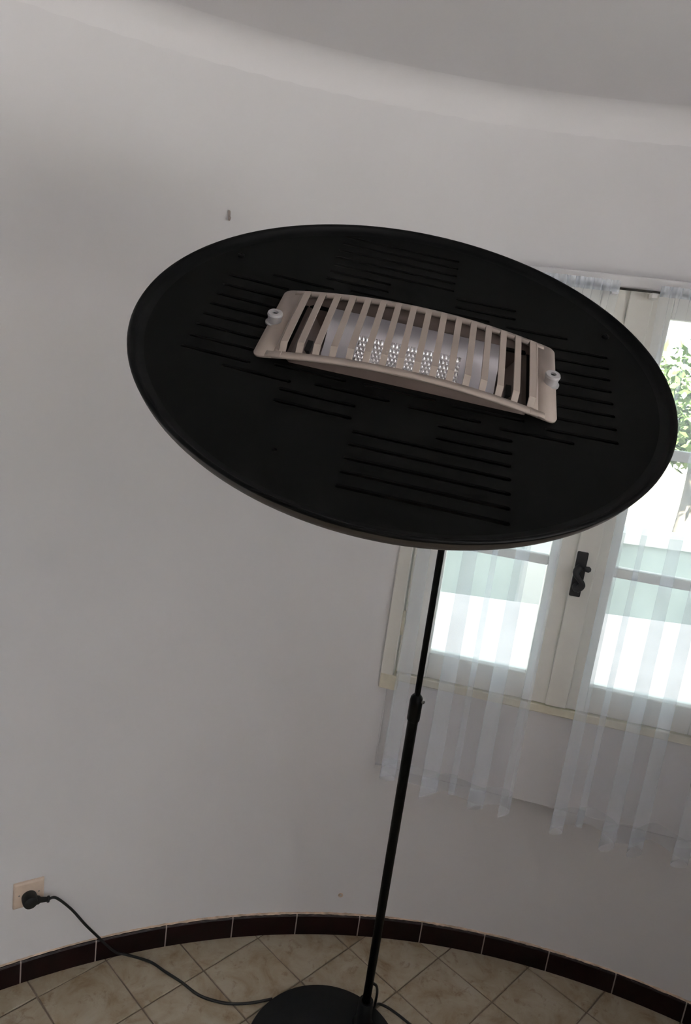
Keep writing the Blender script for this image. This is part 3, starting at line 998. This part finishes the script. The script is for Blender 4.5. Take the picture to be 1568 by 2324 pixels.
# ------------------------------------------------------------------ small things on the wall
def on_wall(x, y, z):
    a = math.atan2(x - CX, y - CY)
    n = -Vector((math.sin(a), math.cos(a), 0))
    return Vector((CX, CY, z)) - n * RW, n
hp, hn = on_wall(-0.361, 1.819, 2.021)
MB().tube([hp - hn * 0.004 + ZV * 0.010, hp + hn * 0.006 + ZV * 0.008, hp + hn * 0.010 - ZV * 0.004, hp + hn * 0.013 - ZV * 0.010, hp + hn * 0.018 - ZV * 0.006], 0.0030, 8).build('wall_hook', M['shaded_hook'], smooth=True)
tag(bpy.data.objects['wall_hook'], 'tiny white picture hook, its shadow put into its grey, high on the wall above the lamp dish', 'hook')
hp, hn = on_wall(0.141, 1.950, 0.135)
MB().lathe(hp, hn, [(0.0085, -0.002), (0.0075, 0.0018), (0.003, 0.0012), (0.0025, -0.001)], 9, (True, True)).build('wall_plug', M['mortar'])
tag(bpy.data.objects['wall_plug'], 'small plugged screw hole in the wall just above the baseboard', 'wall plug')

# ------------------------------------------------------------------ outside the window
ZG = -0.15
ter = MB().box(Vector((-8, 2.0, ZG - 0.15)), (17, 0, 0), (0, 3.95, 0), (0, 0, 0.15)).build('terrace', M['pink_terrace'])
tag(ter, 'pale pink terrace outside the curtained window', kind='structure')
ter2 = MB().box(Vector((-8, -9, ZG - 0.15)), (17, 0, 0), (0, 11, 0), (0, 0, 0.15)).build('bounce_terrace', M['terrace'])  # unseen slab added to bounce sunlight up through the side window
tag(ter2, 'unseen pale slab added beside the house to bounce sunlight indoors', kind='structure')
up = MB().box(Vector((XL - 0.3, YB - 0.3, ZC + 0.06)), (XR - XL + 0.6, 0, 0), (0, 5.85, 0), (0, 0, 6.0)).build('shade_storey', M['white_wall'])  # unseen mass added to keep the front terrace in shadow
tag(up, 'unseen block added above the house to shade the terrace', kind='structure')
wg = MB().box(Vector((XR + 0.33, 1.2, ZG)), (3.2, 0, 0), (0, 1.1, 0), (0, 0, 8.55)).build('shade_wing', M['white_wall'])  # unseen mass added to shade the garden wall further right
tag(wg, 'unseen block added beside the house to shade the garden wall', kind='structure')
gr = MB().box(Vector((-30, -30, -1.4)), (60, 0, 0), (0, 70, 0), (0, 0, 0.2)).build('garden_ground', M['ground'])
tag(gr, 'garden ground beyond the terrace', kind='structure')
gw = empty('garden_wall', (1.5, 8.2, -1.2))
tag(gw, 'pale grey-green garden wall with white coping beyond the terrace', 'garden wall')
MB().box(Vector((-6, 8.1, -1.2)), (15, 0, 0), (0, 0.25, 0), (0, 0, 1.22)).build('wall_body', M['grey_wall'], gw)
MB().box(Vector((-6, 8.02, 0.02)), (15, 0, 0), (0, 0.41, 0), (0, 0, 0.12)).build('coping', M['white_wall'], gw)
for k, (x, w, h) in enumerate(((0.55, 0.5, 0.62), (2.05, 0.55, 0.62))):
    MB().box(Vector((x, 7.98, -1.2)), (w, 0, 0), (0, 0.12, 0), (0, 0, 1.22)).build('pier', M['white_wall'], gw, bevel=0.01)

def tree(name, label, base, height, crown, n, lmat, seed):
    rnd = random.Random(seed)
    t = empty(name, base)
    tag(t, label, 'tree', 'garden trees outside')
    b = Vector(base)
    top = b + Vector((rnd.uniform(-.2, .2), rnd.uniform(-.2, .2), height * 0.62))
    MB().tube(smooth_path([b, b + Vector((0.06, 0.03, height * 0.3)), top], 5), [0.13 - 0.008 * k for k in range(11)], 9).build('trunk', M['bark'], t, smooth=True)
    lf = MB()
    cc = b + Vector((0, 0, height * 0.66))
    blobs = []
    for k in range(16):
        v = Vector((rnd.gauss(0, 1), rnd.gauss(0, 1), rnd.gauss(0, 1))).normalized() * crown * rnd.uniform(0.35, 0.8)
        v.z *= 0.75
        blobs.append((cc + v, crown * rnd.uniform(0.25, 0.42)))
    for k in range(6):
        c, r = blobs[k]
        MB().tube([top - Vector((0, 0, 0.3)), (top + c) / 2 + Vector((0, 0, 0.1)), c], [0.05, 0.035, 0.015], 6).build('branch', M['bark'], t, smooth=True)
    for k in range(n):
        c, r = rnd.choice(blobs)
        d = Vector((rnd.gauss(0, 1), rnd.gauss(0, 1), rnd.gauss(0, 1))).normalized()
        p = c + d * r * rnd.uniform(0.6, 1.05)
        x = Vector((rnd.gauss(0, 1), rnd.gauss(0, 1), rnd.gauss(0, 1))).normalized()
        y = d.cross(x).normalized()
        x = (x + d * 0.3).normalized()
        s = rnd.uniform(0.05, 0.11)
        lf.add([p - x * s, p + y * s * 0.5, p + x * s, p - y * s * 0.5], [(0, 1, 2, 3)])
    f = lf.build('foliage', lmat, t)
    f['kind'] = 'stuff'
    return t
tree('garden_tree', 'light green leafy tree seen through the right curtain', (5.1, 11.2, -1.2), 4.2, 1.75, 4600, M['leaf'], 11)
tree('garden_tree', 'darker tree behind the garden wall, left of the light green one', (1.9, 14.5, -1.2), 4.0, 1.6, 3200, M['leaf2'], 12)
tree('garden_tree', 'low bushy tree at the left, behind the garden wall', (-2.0, 12.5, -1.2), 3.6, 1.4, 2600, M['leaf2'], 13)
